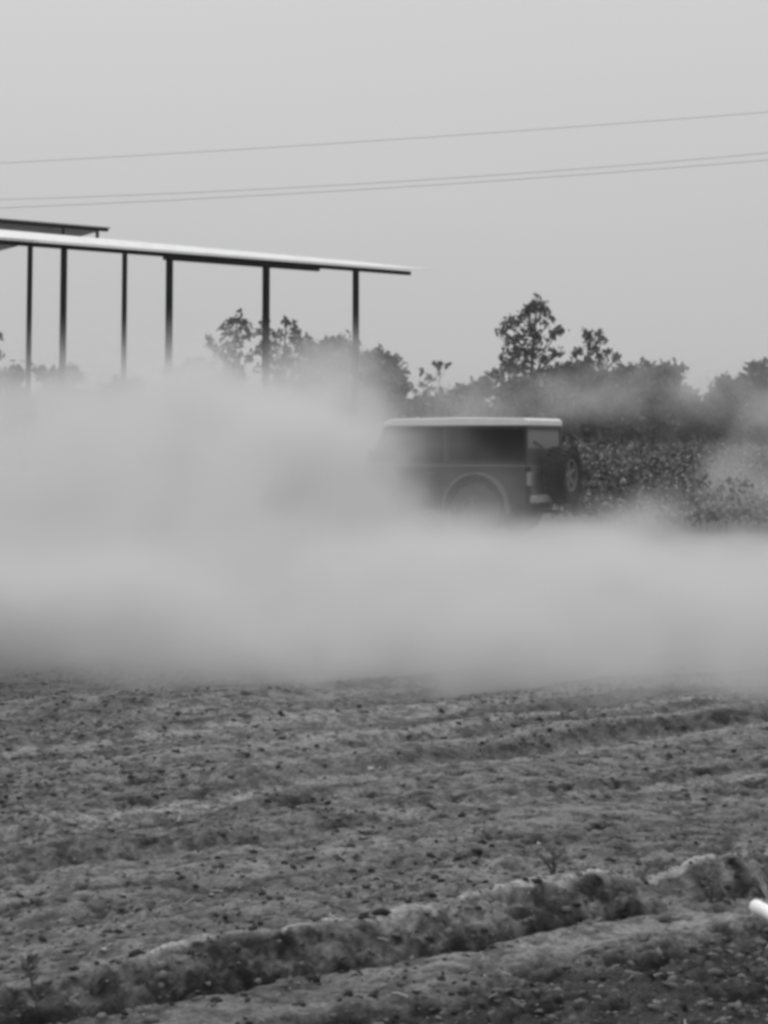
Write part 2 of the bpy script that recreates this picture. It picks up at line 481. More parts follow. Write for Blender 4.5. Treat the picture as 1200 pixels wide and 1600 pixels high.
# corrugated roof sheets, one per bay
def sheet(bm, xa, xb, y0, y1, z0, z1, p=0.19, a=0.018, th=0.004):
    n = max(2, int((xb - xa) / p * 4)); 
    rows = []
    for j in range(2):
        y, z = (y0, z0) if j == 0 else (y1, z1)
        rows.append([(xa + (xb - xa) * i / n, y, z + a * math.sin(2 * math.pi * i / 4)) for i in range(n + 1)])
    top = [[bm.verts.new(q) for q in r_] for r_ in rows]
    bot = [[bm.verts.new((q[0], q[1], q[2] - th)) for q in r_] for r_ in rows]
    for i in range(n):
        bm.faces.new((top[0][i], top[0][i + 1], top[1][i + 1], top[1][i]))
        bm.faces.new((bot[0][i], bot[1][i], bot[1][i + 1], bot[0][i + 1]))
        bm.faces.new((top[0][i], bot[0][i], bot[0][i + 1], top[0][i + 1]))
        bm.faces.new((top[1][i], top[1][i + 1], bot[1][i + 1], bot[1][i]))
edges = [x0, s_of(-60), s_of(100), s_of(265), s_of(416), s_of(556), s_of(640)]
for xa, xb in zip(edges, edges[1:]):
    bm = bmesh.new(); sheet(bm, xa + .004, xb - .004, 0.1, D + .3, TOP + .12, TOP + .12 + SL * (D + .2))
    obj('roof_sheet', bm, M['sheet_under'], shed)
# pale eave flashing, tapering towards the far end
bm = bmesh.new()
za = TOP + .115
ya = -.5
pts = [(x0, .30), (s_of(0), .25), (s_of(265), .21), (s_of(556), .15), (s_of(657), .07)]
A = [bm.verts.new((x, ya, za + (0 if i < 4 else 0.04))) for i, (x, h) in enumerate(pts)]
B = [bm.verts.new((x, ya + .05 + h * 2.2, za + h * 1.1)) for x, h in pts]
C = [bm.verts.new((x, ya + .12, za + (0 if i < 4 else 0.04))) for i, (x, h) in enumerate(pts)]
for i in range(len(pts) - 1):
    bm.faces.new((A[i], A[i + 1], B[i + 1], B[i])); bm.faces.new((C[i], B[i], B[i + 1], C[i + 1])); bm.faces.new((A[i], C[i], C[i + 1], A[i + 1]))
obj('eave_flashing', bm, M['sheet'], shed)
# purlins under the sheets
for f in (0.33, 0.66):
    bm = bmesh.new(); y = D * f; z = TOP + SL * y
    box(bm, x0, x1, y - .03, y + .03, z + .02, z + .1); obj('purlin', bm, M['steel_dark'], shed)
# grey sheet that closes the upper left end
bm = bmesh.new()
p0, p1, p2, p3 = P(-160, 357, 43.4), P(54, 376, 44.4), P(20, 386, 44.2), P(-160, 432, 43.4)
inv = Matrix.Translation((s_root.x, s_root.y, 0)) @ Matrix.Rotation(ang, 4, 'Z'); inv = inv.inverted()
q = [inv @ Vector(p) + Vector((0, -.62, 0)) for p in (p0, p1, p2, p3)]
a = [bm.verts.new(p) for p in q]; b = [bm.verts.new(p + Vector((0, .02, 0))) for p in q]
bm.faces.new(a); bm.faces.new(b[::-1])
for i in range(4): bm.faces.new((a[i], b[i], b[(i + 1) % 4], a[(i + 1) % 4]))
obj('end_sheet', bm, M['sheet_end'], shed)

# second roof farther back
Yb = 60.0
back = empty('rear_shed', (P(60, 355, Yb).x, Yb, 0), R(32))
tag(back, 'second open shed roof showing higher behind the first one', 'shed')
invb = (Matrix.Translation(back.location) @ Matrix.Rotation(R(32), 4, 'Z')).inverted()
def line_pt(px, py, off=0):
    """point on the vertical plane through the shed's eave line"""
    d = ray(px, py); o = Vector((0, 0, CAM_H)); n = Vector((-math.sin(R(32)), math.cos(R(32)), 0))
    t = (back.location - o).dot(n) / d.dot(n)
    t = (Vector((back.location.x, back.location.y, 0)) + n * off - Vector((0, 0, 0))).dot(n) / d.dot(n)
    return invb @ (o + d * t)
e0, e1 = line_pt(-200, 330), line_pt(168, 360)
bm = bmesh.new()
def slab(bm, a, b, dz0, dz1, y0, y1):
    vs = []
    for p in (a, b):
        for (y, z) in ((y0, dz0), (y1, dz0), (y1, dz1), (y0, dz1)):
            vs.append(bm.verts.new((p.x, p.y + y, p.z + z)))
    for f in ((0, 1, 2, 3), (7, 6, 5, 4), (0, 4, 5, 1), (1, 5, 6, 2), (2, 6, 7, 3), (3, 7, 4, 0)):
        bm.faces.new([vs[i] for i in f])
slab(bm, e0, e1, -.04, .04, -.1, .1); obj('front_beam', bm, M['steel_dark'], back)
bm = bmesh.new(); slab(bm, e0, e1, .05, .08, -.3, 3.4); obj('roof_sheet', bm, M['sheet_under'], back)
m0, m1 = line_pt(-200, 337), line_pt(85, 355)
bm = bmesh.new()
pp = [line_pt(-200, 336), line_pt(88, 356), line_pt(40, 372), line_pt(-200, 376)]
a = [bm.verts.new(p + Vector((0, .2, 0))) for p in pp]; b = [bm.verts.new(p + Vector((0, .22, 0))) for p in pp]
bm.faces.new(a); bm.faces.new(b[::-1])
for i in range(4): bm.faces.new((a[i], b[i], b[(i + 1) % 4], a[(i + 1) % 4]))
obj('end_sheet', bm, M['sheet_under'], back)
t = line_pt(152, 360)
bm = bmesh.new(); box(bm, t.x - .05, t.x + .05, t.y - .05, t.y + .05, t.z - .42, t.z - .04); obj('hanging_bracket', bm, M['post_pale'], back)
for px, py in ((98.5, 355), (-110, 340)):
    t = line_pt(px, py)
    bm = bmesh.new(); tube(bm, [(t.x, t.y, 0), (t.x, t.y, t.z - .04)], .05, 8); obj('post', bm, M['steel_dark'], back)

# ------------------------------------------------------------------ overhead wires
wires = [((0, 255), (600, 219), (1200, 175), 62, 'topmost thin power line crossing the pale sky'),
         ((0, 312), (600, 285), (1200, 239), 60, 'middle power line, upper one of the close pair in the sky'),
         ((0, 325), (600, 294), (1200, 250), 58, 'lowest power line, lower one of the close pair in the sky')]
for pa, pb, pc, Y, lab in wires:
    a, b, c = P(*pa, Y), P(*pb, Y), P(*pc, Y)
    # parabola z(x) through the three points
    cf = np.polyfit([a.x, b.x, c.x], [a.z, b.z, c.z], 2)
    if cf[0] < 0: cf[0] = 0.0008
    bm = bmesh.new()
    tube(bm, [(x, Y, float(np.polyval(cf, x))) for x in np.linspace(-48, 48, 60)], 0.0105, 6)
    tag(obj('power_line', bm, M['wire'], None, True), lab, 'power line', 'power lines crossing the sky')

# ------------------------------------------------------------------ trees and bushes
def leaves_mesh(blobs, n_per, size, seed, clump=0.35, mats=None, tight=0.9):
    r = np.random.default_rng(seed)
    C = []
    for (x, y, z, rx, rz, dens) in blobs:
        ncl = max(3, int(n_per * dens * (rx * rz) / 1.0))
        d = r.standard_normal((ncl, 3)); d /= np.linalg.norm(d, axis=1)[:, None]
        rad = r.random(ncl)[:, None] ** 0.45
        c = np.array([x, y, z]) + d * rad * np.array([rx, rx, rz]) * tight
        k = 9
        q = np.repeat(c, k, 0) + r.standard_normal((ncl * k, 3)) * clump * 0.5
        C.append(q)
    C = np.concatenate(C); n = len(C)
    s = size * r.uniform(0.55, 1.3, n)[:, None]
    a = r.standard_normal((n, 3)); a /= np.linalg.norm(a, axis=1)[:, None]
    b = np.cross(a, r.standard_normal((n, 3))); b /= np.linalg.norm(b, axis=1)[:, None]
    V = np.stack([C - a * s, C + b * s * 0.5, C + a * s, C - b * s * 0.5], 1).reshape(-1, 3)
    Fq = np.arange(n * 4).reshape(-1, 4)
    return V, Fq
def tree(name, label, px, Y, blobs, base_py=686, seed=1, leaf=0.12, n_per=26, m='leaf', group=None, trunk_r=0.12, cat='tree', clump=0.3, tight=0.9):
    base = P(px, base_py, Y); base.z = 0
    root = empty(name, base)
    tag(root, label, cat, group)
    r = random.Random(seed)
    W = []
    for (bx, by, br, *rest) in blobs:
        dens = rest[0] if rest else 1.0
        c = P(bx, by, Y) - base
        rr = br / F_PX * Y
        yy = r.uniform(-0.6, 0.6) * rr
        W.append((c.x, yy, c.z, rr, rr * 0.95, dens))
    bm = bmesh.new()
    zs = sorted(W, key=lambda q: q[2])
    top = zs[-1]
    # trunk: bends gently through the crown to the top
    n = 6
    mid = (sum(q[0] for q in W) / len(W))
    tp = [Vector((0, 0, -.1))]
    for i in range(1, n + 1):
        f = i / n
        tp.append(Vector((top[0] * f ** 1.4 + (mid * .5) * math.sin(f * 3.14) + r.uniform(-.06, .06), top[1] * f + r.uniform(-.05, .05), top[2] * f)))
    tube(bm, tp, [trunk_r * (1 - 0.85 * i / n) for i in range(n + 1)], 7)
    obj('trunk', bm, M['bark'], root, True)
    bm = bmesh.new()
    for q in W:
        c = Vector(q[:3])
        f = max(0.12, min(0.9, (c.z - 0.6 * abs(c.x) - q[3] * .6) / top[2]))
        i = f * n; i0 = int(i); s = tp[i0].lerp(tp[min(n, i0 + 1)], i - i0)
        mp = s.lerp(c, .5) + Vector((r.uniform(-.15, .15), r.uniform(-.15, .15), -0.12 * (c - s).length))
        r0 = trunk_r * .42 * (1 - .6 * f)
        tube(bm, [s, mp, c], [r0, r0 * .7, r0 * .35], 5)
        for k in range(7):
            d = Vector((r.gauss(0, 1), r.gauss(0, 1), r.gauss(0.3, 1))).normalized() * q[3] * r.uniform(.6, 1.0)
            st = mp.lerp(c, r.uniform(.3, 1)); e = c + d
            tube(bm, [st, st.lerp(e, .5) + Vector((0, 0, r.uniform(-.05, .1))), e], [r0 * .35, r0 * .22, r0 * .08], 4, cap=False)
    obj('branches', bm, M['bark'], root, True)
    V, Fq = leaves_mesh(W, n_per, leaf, seed, clump, tight=tight)
    me = tri_mesh('crown', V, Fq, [M[m]])
    o = bpy.data.objects.new('crown', me); COL.objects.link(o); o.parent = root
    return root
TG = 'trees and bushes along the far side of the field'
YT = 84
tree('tall_tree', 'tallest open crowned tree rising above the bushes behind the vehicle roof', 815, YT,
     [(838, 477, 17), (822, 490, 15), (848, 487, 13), (803, 503, 14), (790, 508, 8), (855, 505, 10), (828, 512, 15), (812, 528, 15), (840, 532, 13), (862, 522, 8), (874, 516, 5), (790, 532, 10),
      (784, 520, 6), (800, 550, 15), (824, 553, 16), (848, 562, 12), (862, 556, 9), (872, 551, 6), (790, 572, 18), (815, 580, 20), (775, 590, 18), (835, 590, 16), (800, 610, 28), (825, 625, 28), (790, 645, 30), (815, 660, 30)],
     seed=3, leaf=.16, n_per=38, trunk_r=.2, clump=.26)
tree('young_tree', 'small open tree with upright tufts between the tall tree and the hedge', 925, YT + 3,
     [(917, 520, 9), (920, 534, 9), (937, 522, 9), (941, 533, 8), (927, 548, 12), (908, 548, 9), (896, 553, 8), (950, 553, 9), (962, 562, 9), (968, 571, 7), (940, 566, 14), (915, 568, 16), (925, 590, 24), (940, 610, 25), (910, 615, 24)],
     seed=5, leaf=.15, n_per=48, trunk_r=.12, clump=.2)
tree('sapling', 'thin leaning sapling with sparse tufts behind the roof front', 668, YT - 6,
     [(690, 566, 5), (700, 571, 5), (680, 570, 6), (685, 580, 6), (672, 590, 7), (660, 580, 5), (657, 600, 7), (676, 606, 7), (690, 609, 6), (668, 617, 9), (650, 612, 5)],
     seed=7, leaf=.11, n_per=110, trunk_r=.06, clump=.12)
tree('forked_tree', 'open crowned tree seen left of the second shed post from the right end', 372, YT - 4,
     [(372, 497, 10), (360, 503, 10), (385, 507, 9), (352, 517, 10), (368, 520, 13), (385, 522, 8), (356, 535, 11), (372, 537, 8), (345, 548, 9), (325, 530, 4), (332, 541, 4), (360, 552, 9), (374, 557, 6), (352, 565, 12), (390, 560, 5), (310, 566, 6), (330, 572, 10), (370, 580, 20), (350, 600, 26), (375, 625, 30)],
     seed=9, leaf=.15, n_per=45, trunk_r=.14, clump=.2)
tree('round_tree', 'loose round tree seen right of the second shed post from the right end', 432, YT - 2,
     [(412, 505, 7), (404, 520, 9), (425, 520, 9), (447, 502, 8), (455, 511, 9), (466, 520, 8), (440, 522, 7), (410, 535, 11), (428, 535, 8), (455, 530, 10), (472, 532, 7), (400, 548, 9), (425, 549, 10), (450, 545, 8), (465, 545, 9), (440, 562, 16), (415, 572, 16), (460, 575, 20), (435, 600, 28), (430, 630, 30)],
     seed=11, leaf=.15, n_per=45, trunk_r=.14, clump=.2)
tree('edge_tree', 'tree whose branch tips reach in at the left edge of the picture', -45, YT,
     [(-20, 528, 14), (-3, 525, 5), (-40, 520, 20), (-4, 553, 5), (-30, 560, 24), (-60, 580, 30), (-20, 600, 26), (-45, 640, 30)],
     seed=13, leaf=.14, n_per=28, trunk_r=.16, clump=.22)
bushes = [
    (22, 'leaf_pale', 'pale dusty bush between the left edge and the first shed post', [(5, 590, 14), (25, 582, 13), (12, 610, 26), (30, 640, 34), (0, 650, 34)]),
    (95, 'leaf_pale', 'pale dusty bush behind the two leftmost shed posts', [(70, 585, 12), (90, 592, 14), (112, 580, 10), (122, 590, 9), (85, 620, 30), (115, 630, 28), (100, 655, 30)]),
    (200, 'leaf_pale', 'low pale bush dimmed by dust behind the third shed post', [(165, 615, 14), (190, 605, 16), (215, 608, 16), (180, 645, 32), (215, 650, 34)]),
    (285, 'leaf_pale', 'low pale bush dimmed by dust behind the fourth shed post', [(270, 590, 14), (290, 580, 12), (310, 585, 16), (280, 620, 30), (310, 640, 34), (265, 650, 28)]),
    (515, 'leaf_pale', 'broad grey bush between the last two shed posts', [(487, 548, 16), (510, 540, 14), (530, 535, 12), (545, 548, 13), (500, 565, 24), (530, 570, 26), (490, 610, 34), (535, 625, 36), (510, 650, 34)]),
    (597, 'leaf', 'dark dense bush to the right of the last shed post', [(570, 562, 14), (590, 560, 14), (612, 570, 14), (622, 585, 13), (600, 585, 24), (572, 595, 24), (622, 606, 16), (636, 606, 8), (600, 630, 34), (580, 655, 34), (625, 650, 30)]),
    (690, 'leaf_pale', 'low pale bush above the front of the vehicle roof', [(655, 632, 14), (680, 630, 14), (705, 622, 13), (670, 655, 24), (700, 652, 26)]),
    (738, 'leaf_pale', 'low rounded bush just left of the tall tree', [(722, 618, 14), (740, 610, 14), (758, 608, 15), (735, 640, 30), (755, 655, 28)]),
    (810, 'leaf', 'dense bush at the foot of the tall tree', [(785, 612, 14), (805, 606, 14), (828, 608, 15), (845, 612, 13), (795, 635, 26), (830, 632, 26), (810, 655, 30), (780, 660, 24)]),
    (870, 'leaf', 'dense bush between the tall tree and the young tree', [(860, 592, 16), (880, 582, 16), (895, 578, 15), (870, 615, 28), (895, 620, 28), (880, 655, 32), (860, 660, 28)]),
    (918, 'leaf', 'dense bush at the foot of the young tree', [(905, 600, 16), (925, 595, 16), (940, 600, 14), (915, 625, 26), (935, 640, 28), (905, 655, 28)]),
    (965, 'leaf', 'dense bush just right of the young tree', [(950, 590, 15), (970, 586, 15), (985, 582, 12), (960, 620, 28), (985, 615, 26), (975, 655, 34)]),
    (1030, 'leaf', 'tallest bush in the hedge right of the young tree', [(1010, 580, 13), (1028, 582, 12), (1045, 577, 11), (1057, 580, 10), (1055, 596, 14), (1020, 605, 26), (1045, 620, 26), (1030, 655, 32), (1005, 650, 28)]),
    (1085, 'leaf', 'low dark bush at the dip in the hedge line', [(1072, 618, 12), (1086, 624, 10), (1080, 640, 20), (1095, 650, 26), (1070, 660, 24)]),
    (1135, 'leaf', 'bush between the dip in the hedge and the rightmost bush', [(1130, 596, 9), (1145, 600, 14), (1122, 615, 16), (1110, 628, 14), (1140, 630, 28), (1150, 655, 30), (1120, 660, 26)]),
    (1190, 'leaf', 'rightmost tall bush, cut by the right edge of the picture', [(1180, 580, 12), (1195, 574, 12), (1165, 594, 12), (1210, 582, 16), (1185, 610, 28), (1215, 625, 32), (1190, 655, 34)]),
]
for i, (px, m, lab, bl) in enumerate(bushes):
    tree('field_bush', lab, px, YT + (i % 3) * 2 - 2, bl, seed=40 + i, leaf=.19, n_per=95, m=m, group=TG, trunk_r=.07, cat='bush', clump=.3, tight=.95)
for i, px in enumerate((1290, -120)):
    s = random.Random(i)
    tree('field_bush', ['hedge bush standing next right of the rightmost tall bush', 'hedge bush standing left of the tree at the left edge'][i], px, YT, [(px + s.uniform(-25, 25), 590 + 15 * k, 22 + 2 * k) for k in range(5)], seed=90 + i, leaf=.15, n_per=24, m='leaf', group=TG, trunk_r=.07, cat='bush')

# low scrub behind: one mass that closes the foot of the hedge
r = np.random.default_rng(99)
bl = []
for x in np.arange(-32, 34, 0.8):
    bl.append((x, 94 + r.uniform(-1, 1), r.uniform(.8, 1.7), 0.9, r.uniform(.9, 1.5), 1.0))
V, Fq = leaves_mesh(bl, 90, .22, 5, .4)
o = bpy.data.objects.new('scrub', tri_mesh('scrub', V, Fq, [M['leaf']])); COL.objects.link(o)
tag(o, 'low dark scrub at the foot of the far hedge', 'scrub', kind='stuff')

# ------------------------------------------------------------------ cotton field
def cotton_geo(seed, lod=0):
    r = np.random.default_rng(seed)
    V, Fc, mi = [], [], []
    def add(v, f, m):
        k = sum(len(q) for q in V); V.append(v); Fc.extend([[i + k for i in t] for t in f]); mi.extend([m] * len(f))
    H = r.uniform(.7, 1.05)
    nb = 7 if lod == 0 else 4
    if lod == 0:
        st = .009
        add(np.array([[-st, 0, 0], [st, 0, 0], [0, st * 1.6, 0], [0, 0, H]]), [[0, 1, 3], [1, 2, 3], [2, 0, 3]], 2)
    nl = 64 if lod == 0 else 9
    ls = .055 if lod == 0 else .10
    for k in range(nl):
        z = H * r.uniform(.15, 1.0); rad = .32 * (1.15 - z / H) * r.random() ** .5 + .03
        a = r.uniform(0, 6.28); c = np.array([rad * math.cos(a), rad * math.sin(a), z])
        d = r.standard_normal(3); d /= np.linalg.norm(d); e = np.cross(d, r.standard_normal(3)); e /= np.linalg.norm(e)
        s = ls * r.uniform(.6, 1.4)
        add(np.array([c - d * s, c + e * s * .6, c + d * s, c - e * s * .6]), [[0, 1, 2], [0, 2, 3]], 0)
    for k in range(nb):
        z = H * r.uniform(.25, 1.0); rad = .24 * (1.15 - z / H * .8) * r.uniform(.4, 1)
        a = r.uniform(0, 6.28); c = np.array([rad * math.cos(a), rad * math.sin(a), z])
        if lod == 0:
            bv = IV0 * (1 + .2 * r.standard_normal((len(IV0), 1))) * r.uniform(.020, .040)
            add(bv + c, IF0.tolist(), 1)
            add(np.array([[0, 0, z * .8], [0.004, 0, z * .8 + .012], c]), [[0, 1, 2]], 2)
        elif k < 1:
            s = .036; o4 = np.array([[1, 1, 1], [1, -1, -1], [-1, 1, -1], [-1, -1, 1]]) * s * .8
            add(o4 + c, [[0, 1, 2], [0, 3, 1], [0, 2, 3], [1, 3, 2]], 1)
    return np.concatenate(V), np.array(Fc), np.array(mi)
def octa():
    v = np.array([[1, 0, 0], [-1, 0, 0], [0, 1, 0], [0, -1, 0], [0, 0, 1], [0, 0, -1]], float)
    f = np.array([[0, 2, 4], [2, 1, 4], [1, 3, 4], [3, 0, 4], [2, 0, 5], [1, 2, 5], [3, 1, 5], [0, 3, 5]])
    return v, f
IV0, IF0 = octa()
cm = [M['cotton_leaf'], M['cotton'], M['bark']]
protos = []
for s in range(7):
    V, Fc, mi = cotton_geo(s); protos.append(tri_mesh('cotton_plant', V, Fc, cm, mi))
r = np.random.default_rng(17)
spots = []
yrow = 27.0
while yrow < 80:
    xmax = .27 * yrow + 6
    x = -xmax
    while x < xmax:
        xx, yy = x + r.uniform(-.1, .1), yrow + r.uniform(-.15, .15) + 0.04 * x
        x += r.uniform(.26, .5) * (1 if yrow < 45 else 1.5)
        if yy < 28.6 and xx < 3.6: continue
        if xx < 3.6 and yy < 29.5: continue
        l = (Vector((xx, yy)) - s_root)
        if -16 < l.dot(dirv) < 10 and -2 < l.dot(perp) < 30: continue
        spots.append((xx, yy))
    yrow += .75 if yrow < 45 else 1.3
vis = [p for p in spots if -0.0 < p[0] < p[1] * .235 + .3 and p[0] > 2.6]
vis.sort(key=lambda p: p[1]); near = set(vis[:290])
print('cotton', len(spots), len(near))
cv, cf, cmi, k = [], [], [], 0
lods = [cotton_geo(100 + s, 1) for s in range(8)]
for p in spots:
    if p in near:
        o = bpy.data.objects.new('cotton_plant', protos[r.integers(7)]); COL.objects.link(o)
        o.location = (p[0], p[1], float(rise(p[1]))); s = r.uniform(.8, 1.15); o.scale = (s, s, s * r.uniform(.85, 1.1)); o.rotation_euler.z = r.uniform(0, 6.28)
        tag(o, 'dusty cotton plant with white bolls in the field right of the vehicle', 'cotton plant', 'cotton plants in the field')
    else:
        V, Fc, mi = (lods[r.integers(8)]) if p[1] > 31 else cotton_geo(int(r.integers(100)), 0)
        a = r.uniform(0, 6.28); ca, sa = math.cos(a), math.sin(a)
        q = np.stack([V[:, 0] * ca - V[:, 1] * sa + p[0], V[:, 0] * sa + V[:, 1] * ca + p[1], V[:, 2] + rise(p[1])], -1)
        cv.append(q); cf.append(Fc + k); cmi.append(mi); k += len(q)
o = bpy.data.objects.new('cotton_crop', tri_mesh('cotton_crop', np.concatenate(cv), np.concatenate(cf), cm, np.concatenate(cmi)))
COL.objects.link(o)
tag(o, 'the rest of the cotton field, running back to the hedge', 'cotton crop', kind='stuff')

# ------------------------------------------------------------------ the off-road vehicle
JA = R(180 - 27)
corner = P(821, 760, 25.0)
fw = Vector((math.cos(JA), math.sin(JA))); lf = Vector((-math.sin(JA), math.cos(JA)))
org = Vector((corner.x, corner.y)) + fw * .78 - lf * .77
jeep = empty('off_road_vehicle', (org.x, org.y, 0), JA)
tag(jeep, 'boxy dark off-road vehicle with pale hardtop and rear spare wheel, half hidden in dust', 'off-road vehicle')
def arc(cx_, cz, rr, a0_, a1_, n=12):
    return [(cx_ + rr * math.cos(R(a0_ + (a1_ - a0_) * i / n)), cz + rr * math.sin(R(a0_ + (a1_ - a0_) * i / n))) for i in range(n + 1)]
WR, WB = .42, 2.40
# tub with the rear wheel arches cut out
bm = bmesh.new()
prism(bm, [(-.78, .52), (-.78, 1.09), (1.92, 1.09), (1.92, .46), (.52, .46)] + arc(0, .46, .50, 0, 180)[0:] + [(-.5, .52)], -.77, .77)
body = obj('body', bm, M['paint'], jeep, bevel=.025)
bm = bmesh.new(); box(bm, -.79, 1.9, .768, .785, 1.085, 1.115); box(bm, -.79, 1.9, -.785, -.768, 1.085, 1.115); box(bm, -.795, -.778, -.768, .768, 1.085, 1.115)
obj('belt_moulding', bm, M['flare'], jeep)
# front end
bm = bmesh.new()
prism(bm, [(1.925, .55), (1.925, 1.09), (2.7, 1.03), (2.74, .98), (2.74, .55)], -.56, .56)
obj('engine_bay', bm, M['paint'], jeep, bevel=.03)
bm = bmesh.new()
prism(bm, [(1.93, 1.093), (1.93, 1.125), (2.68, 1.075), (2.78, 1.03), (2.78, 1.0), (2.7, 1.033)], -.6, .6)
hood = obj('hood', bm, M['paint'], jeep, bevel=.015)
for s in (-1, 1):
    bm = bmesh.new(); box(bm, 2.5, 2.56, s * .6 - .02, s * .6 + .02, 1.0, 1.06); obj('hood_latch', bm, M['trim'], hood)
# grille with seven slots
bm = bmesh.new()
box(bm, 2.745, 2.80, -.62, .62, .98, 1.03); box(bm, 2.745, 2.80, -.62, .62, .60, .68)
for i in range(8):
    y = -.30 + .60 * i / 7
    box(bm, 2.745, 2.80, y - .016, y + .016, .68, .98)
for s in (-1, 1):
    box(bm, 2.745, 2.795, s * .47 - .15, s * .47 + .15, .68, .98)
grille = obj('grille', bm, M['paint'], jeep)
bm = bmesh.new(); box(bm, 2.741, 2.75, -.6, .6, .62, 1.0); obj('radiator', bm, M['interior'], grille)
for s in (-1, 1):
    bm = bmesh.new()
    lathe(bm, [(0, .105), (.02, .105), (.03, .08), (.035, .02)], 20)
    h = obj('headlight', bm, M['lens'], jeep, True); h.rotation_euler = (0, 0, -math.pi / 2); h.location = (2.797, s * .46, .84)
# fenders and flares
def flare(cx_, s, r0=.50, w=.13, a0_=-8, a1_=188, th=.035):
    bm = bmesh.new()
    o_, i_ = arc(cx_, .46, r0 + th, a0_, a1_, 16), arc(cx_, .46, r0, a0_, a1_, 16)
    prism(bm, o_ + i_[::-1], s * .772, s * (.772 + w))
    return obj('wheel_arch_flare', bm, M['flare'], jeep, bevel=.008)
for s in (-1, 1):
    flare(0, s)
    bm = bmesh.new()
    y0, y1 = sorted((s * .565, s * .9))
    pts = arc(WB, .46, .50, 5, 165, 12); po = arc(WB, .46, .545, 5, 165, 12)
    prism(bm, po + [(1.93, .56), (1.93, .5)] + pts[::-1], y0, y1)
    obj('front_fender', bm, M['paint'], jeep, bevel=.01)
for s in (-1, 1):
    bm = bmesh.new(); box(bm, -.50, .50, *sorted((s * .40, s * .44)), .48, .97)
    obj('wheel_housing', bm, M['interior'], jeep)
# doors with handles and hinges
for s in (-1, 1):
    bm = bmesh.new()
    prism(bm, [(.62, .52), (.60, 1.075), (1.62, 1.075), (1.66, .60), (1.55, .52)], *sorted((s * .774, s * .792)))
    d = obj('door', bm, M['paint'], jeep, bevel=.006)
    bm = bmesh.new(); box(bm, .70, .86, *sorted((s * .794, s * .825)), .96, 1.0); obj('handle', bm, M['trim'], d, bevel=.008)
    for z in (.66, .98):
        bm = bmesh.new(); box(bm, 1.6, 1.74, *sorted((s * .794, s * .806)), z - .02, z + .02); obj('hinge', bm, M['trim'], d)
    bm = bmesh.new()
    tube(bm, [(1.68, s * .8, 1.13), (1.70, s * .93, 1.20)], .014, 6)
    box(bm, 1.67, 1.73, *sorted((s * .90, s * 1.06)), 1.15, 1.33)
    obj('mirror', bm, M['trim'], jeep, bevel=.015)
    bm = bmesh.new(); box(bm, .55, 1.85, *sorted((s * .80, s * .90)), .42, .47); obj('side_step', bm, M['trim'], jeep, bevel=.015)
# hardtop and glazing
bm = bmesh.new()
RZ = 1.70
prism(bm, [(-.80, RZ), (-.80, RZ + .09), (-.74, RZ + .115), (.3, RZ + .13), (1.45, RZ + .115), (1.60, RZ + .07), (1.62, RZ + .01), (1.60, RZ)], -.74, .74)
roof = obj('hardtop_roof', bm, M['hardtop'], jeep, bevel=.035, seg=3)
bm = bmesh.new()
def pane_frame(bm, pts, ins, y0, y1):
    """ring between an outline and its inset"""
    cxm = sum(p[0] for p in pts) / len(pts); czm = sum(p[1] for p in pts) / len(pts)
    inn = [(p[0] + (ins if p[0] < cxm else -ins), p[1] + (ins if p[1] < czm else -ins)) for p in pts]
    n = len(pts)
    A = [[bm.verts.new((p[0], y, p[1])) for p in q_] for y in (y0, y1) for q_ in (pts, inn)]
    for i in range(n):
        j = (i + 1) % n
        bm.faces.new((A[0][i], A[0][j], A[1][j], A[1][i])); bm.faces.new((A[2][i], A[3][i], A[3][j], A[2][j]))
        bm.faces.new((A[0][i], A[2][i], A[2][j], A[0][j])); bm.faces.new((A[1][i], A[1][j], A[3][j], A[3][i]))
    return inn
rear_w = [(-.78, 1.118), (-.78, RZ - .002), (.55, RZ - .002), (.55, 1.118)]
door_w = [(.56, 1.118), (.56, RZ - .002), (1.555, RZ - .002), (1.80, 1.118)]
for s in (-1, 1):
    for nm, pts, ins in (('quarter_window', rear_w, .05), ('door_window', door_w, .03)):
        bm = bmesh.new(); ya, yb = sorted((s * .70, s * .735))
        inn = pane_frame(bm, pts, ins, ya, yb)
        f = obj(nm, bm, M['paint'], jeep)
        bm = bmesh.new(); prism(bm, inn, s * .718 - .002, s * .718 + .002); obj('pane', bm, M['glass_dark'], f)
# windscreen
bm = bmesh.new()
def quadbar(bm, a, b, wdt, t):
    a, b = Vector(a), Vector(b); tube(bm, [a, b], wdt, 4)
for y in (-.68, .68): tube(bm, [(1.88, y, 1.10), (1.60, y, RZ)], .028, 6)
for (x, z) in ((1.875, 1.12), (1.605, RZ - .02)): tube(bm, [(x, -.68, z), (x, .68, z)], .026, 6)
wf = obj('windscreen', bm, M['paint'], jeep)
bm = bmesh.new()
vs = [bm.verts.new(p) for p in ((1.87, -.66, 1.12), (1.87, .66, 1.12), (1.607, .66, RZ - .02), (1.607, -.66, RZ - .02))]
bm.faces.new(vs); obj('pane', bm, M['glass'], wf)
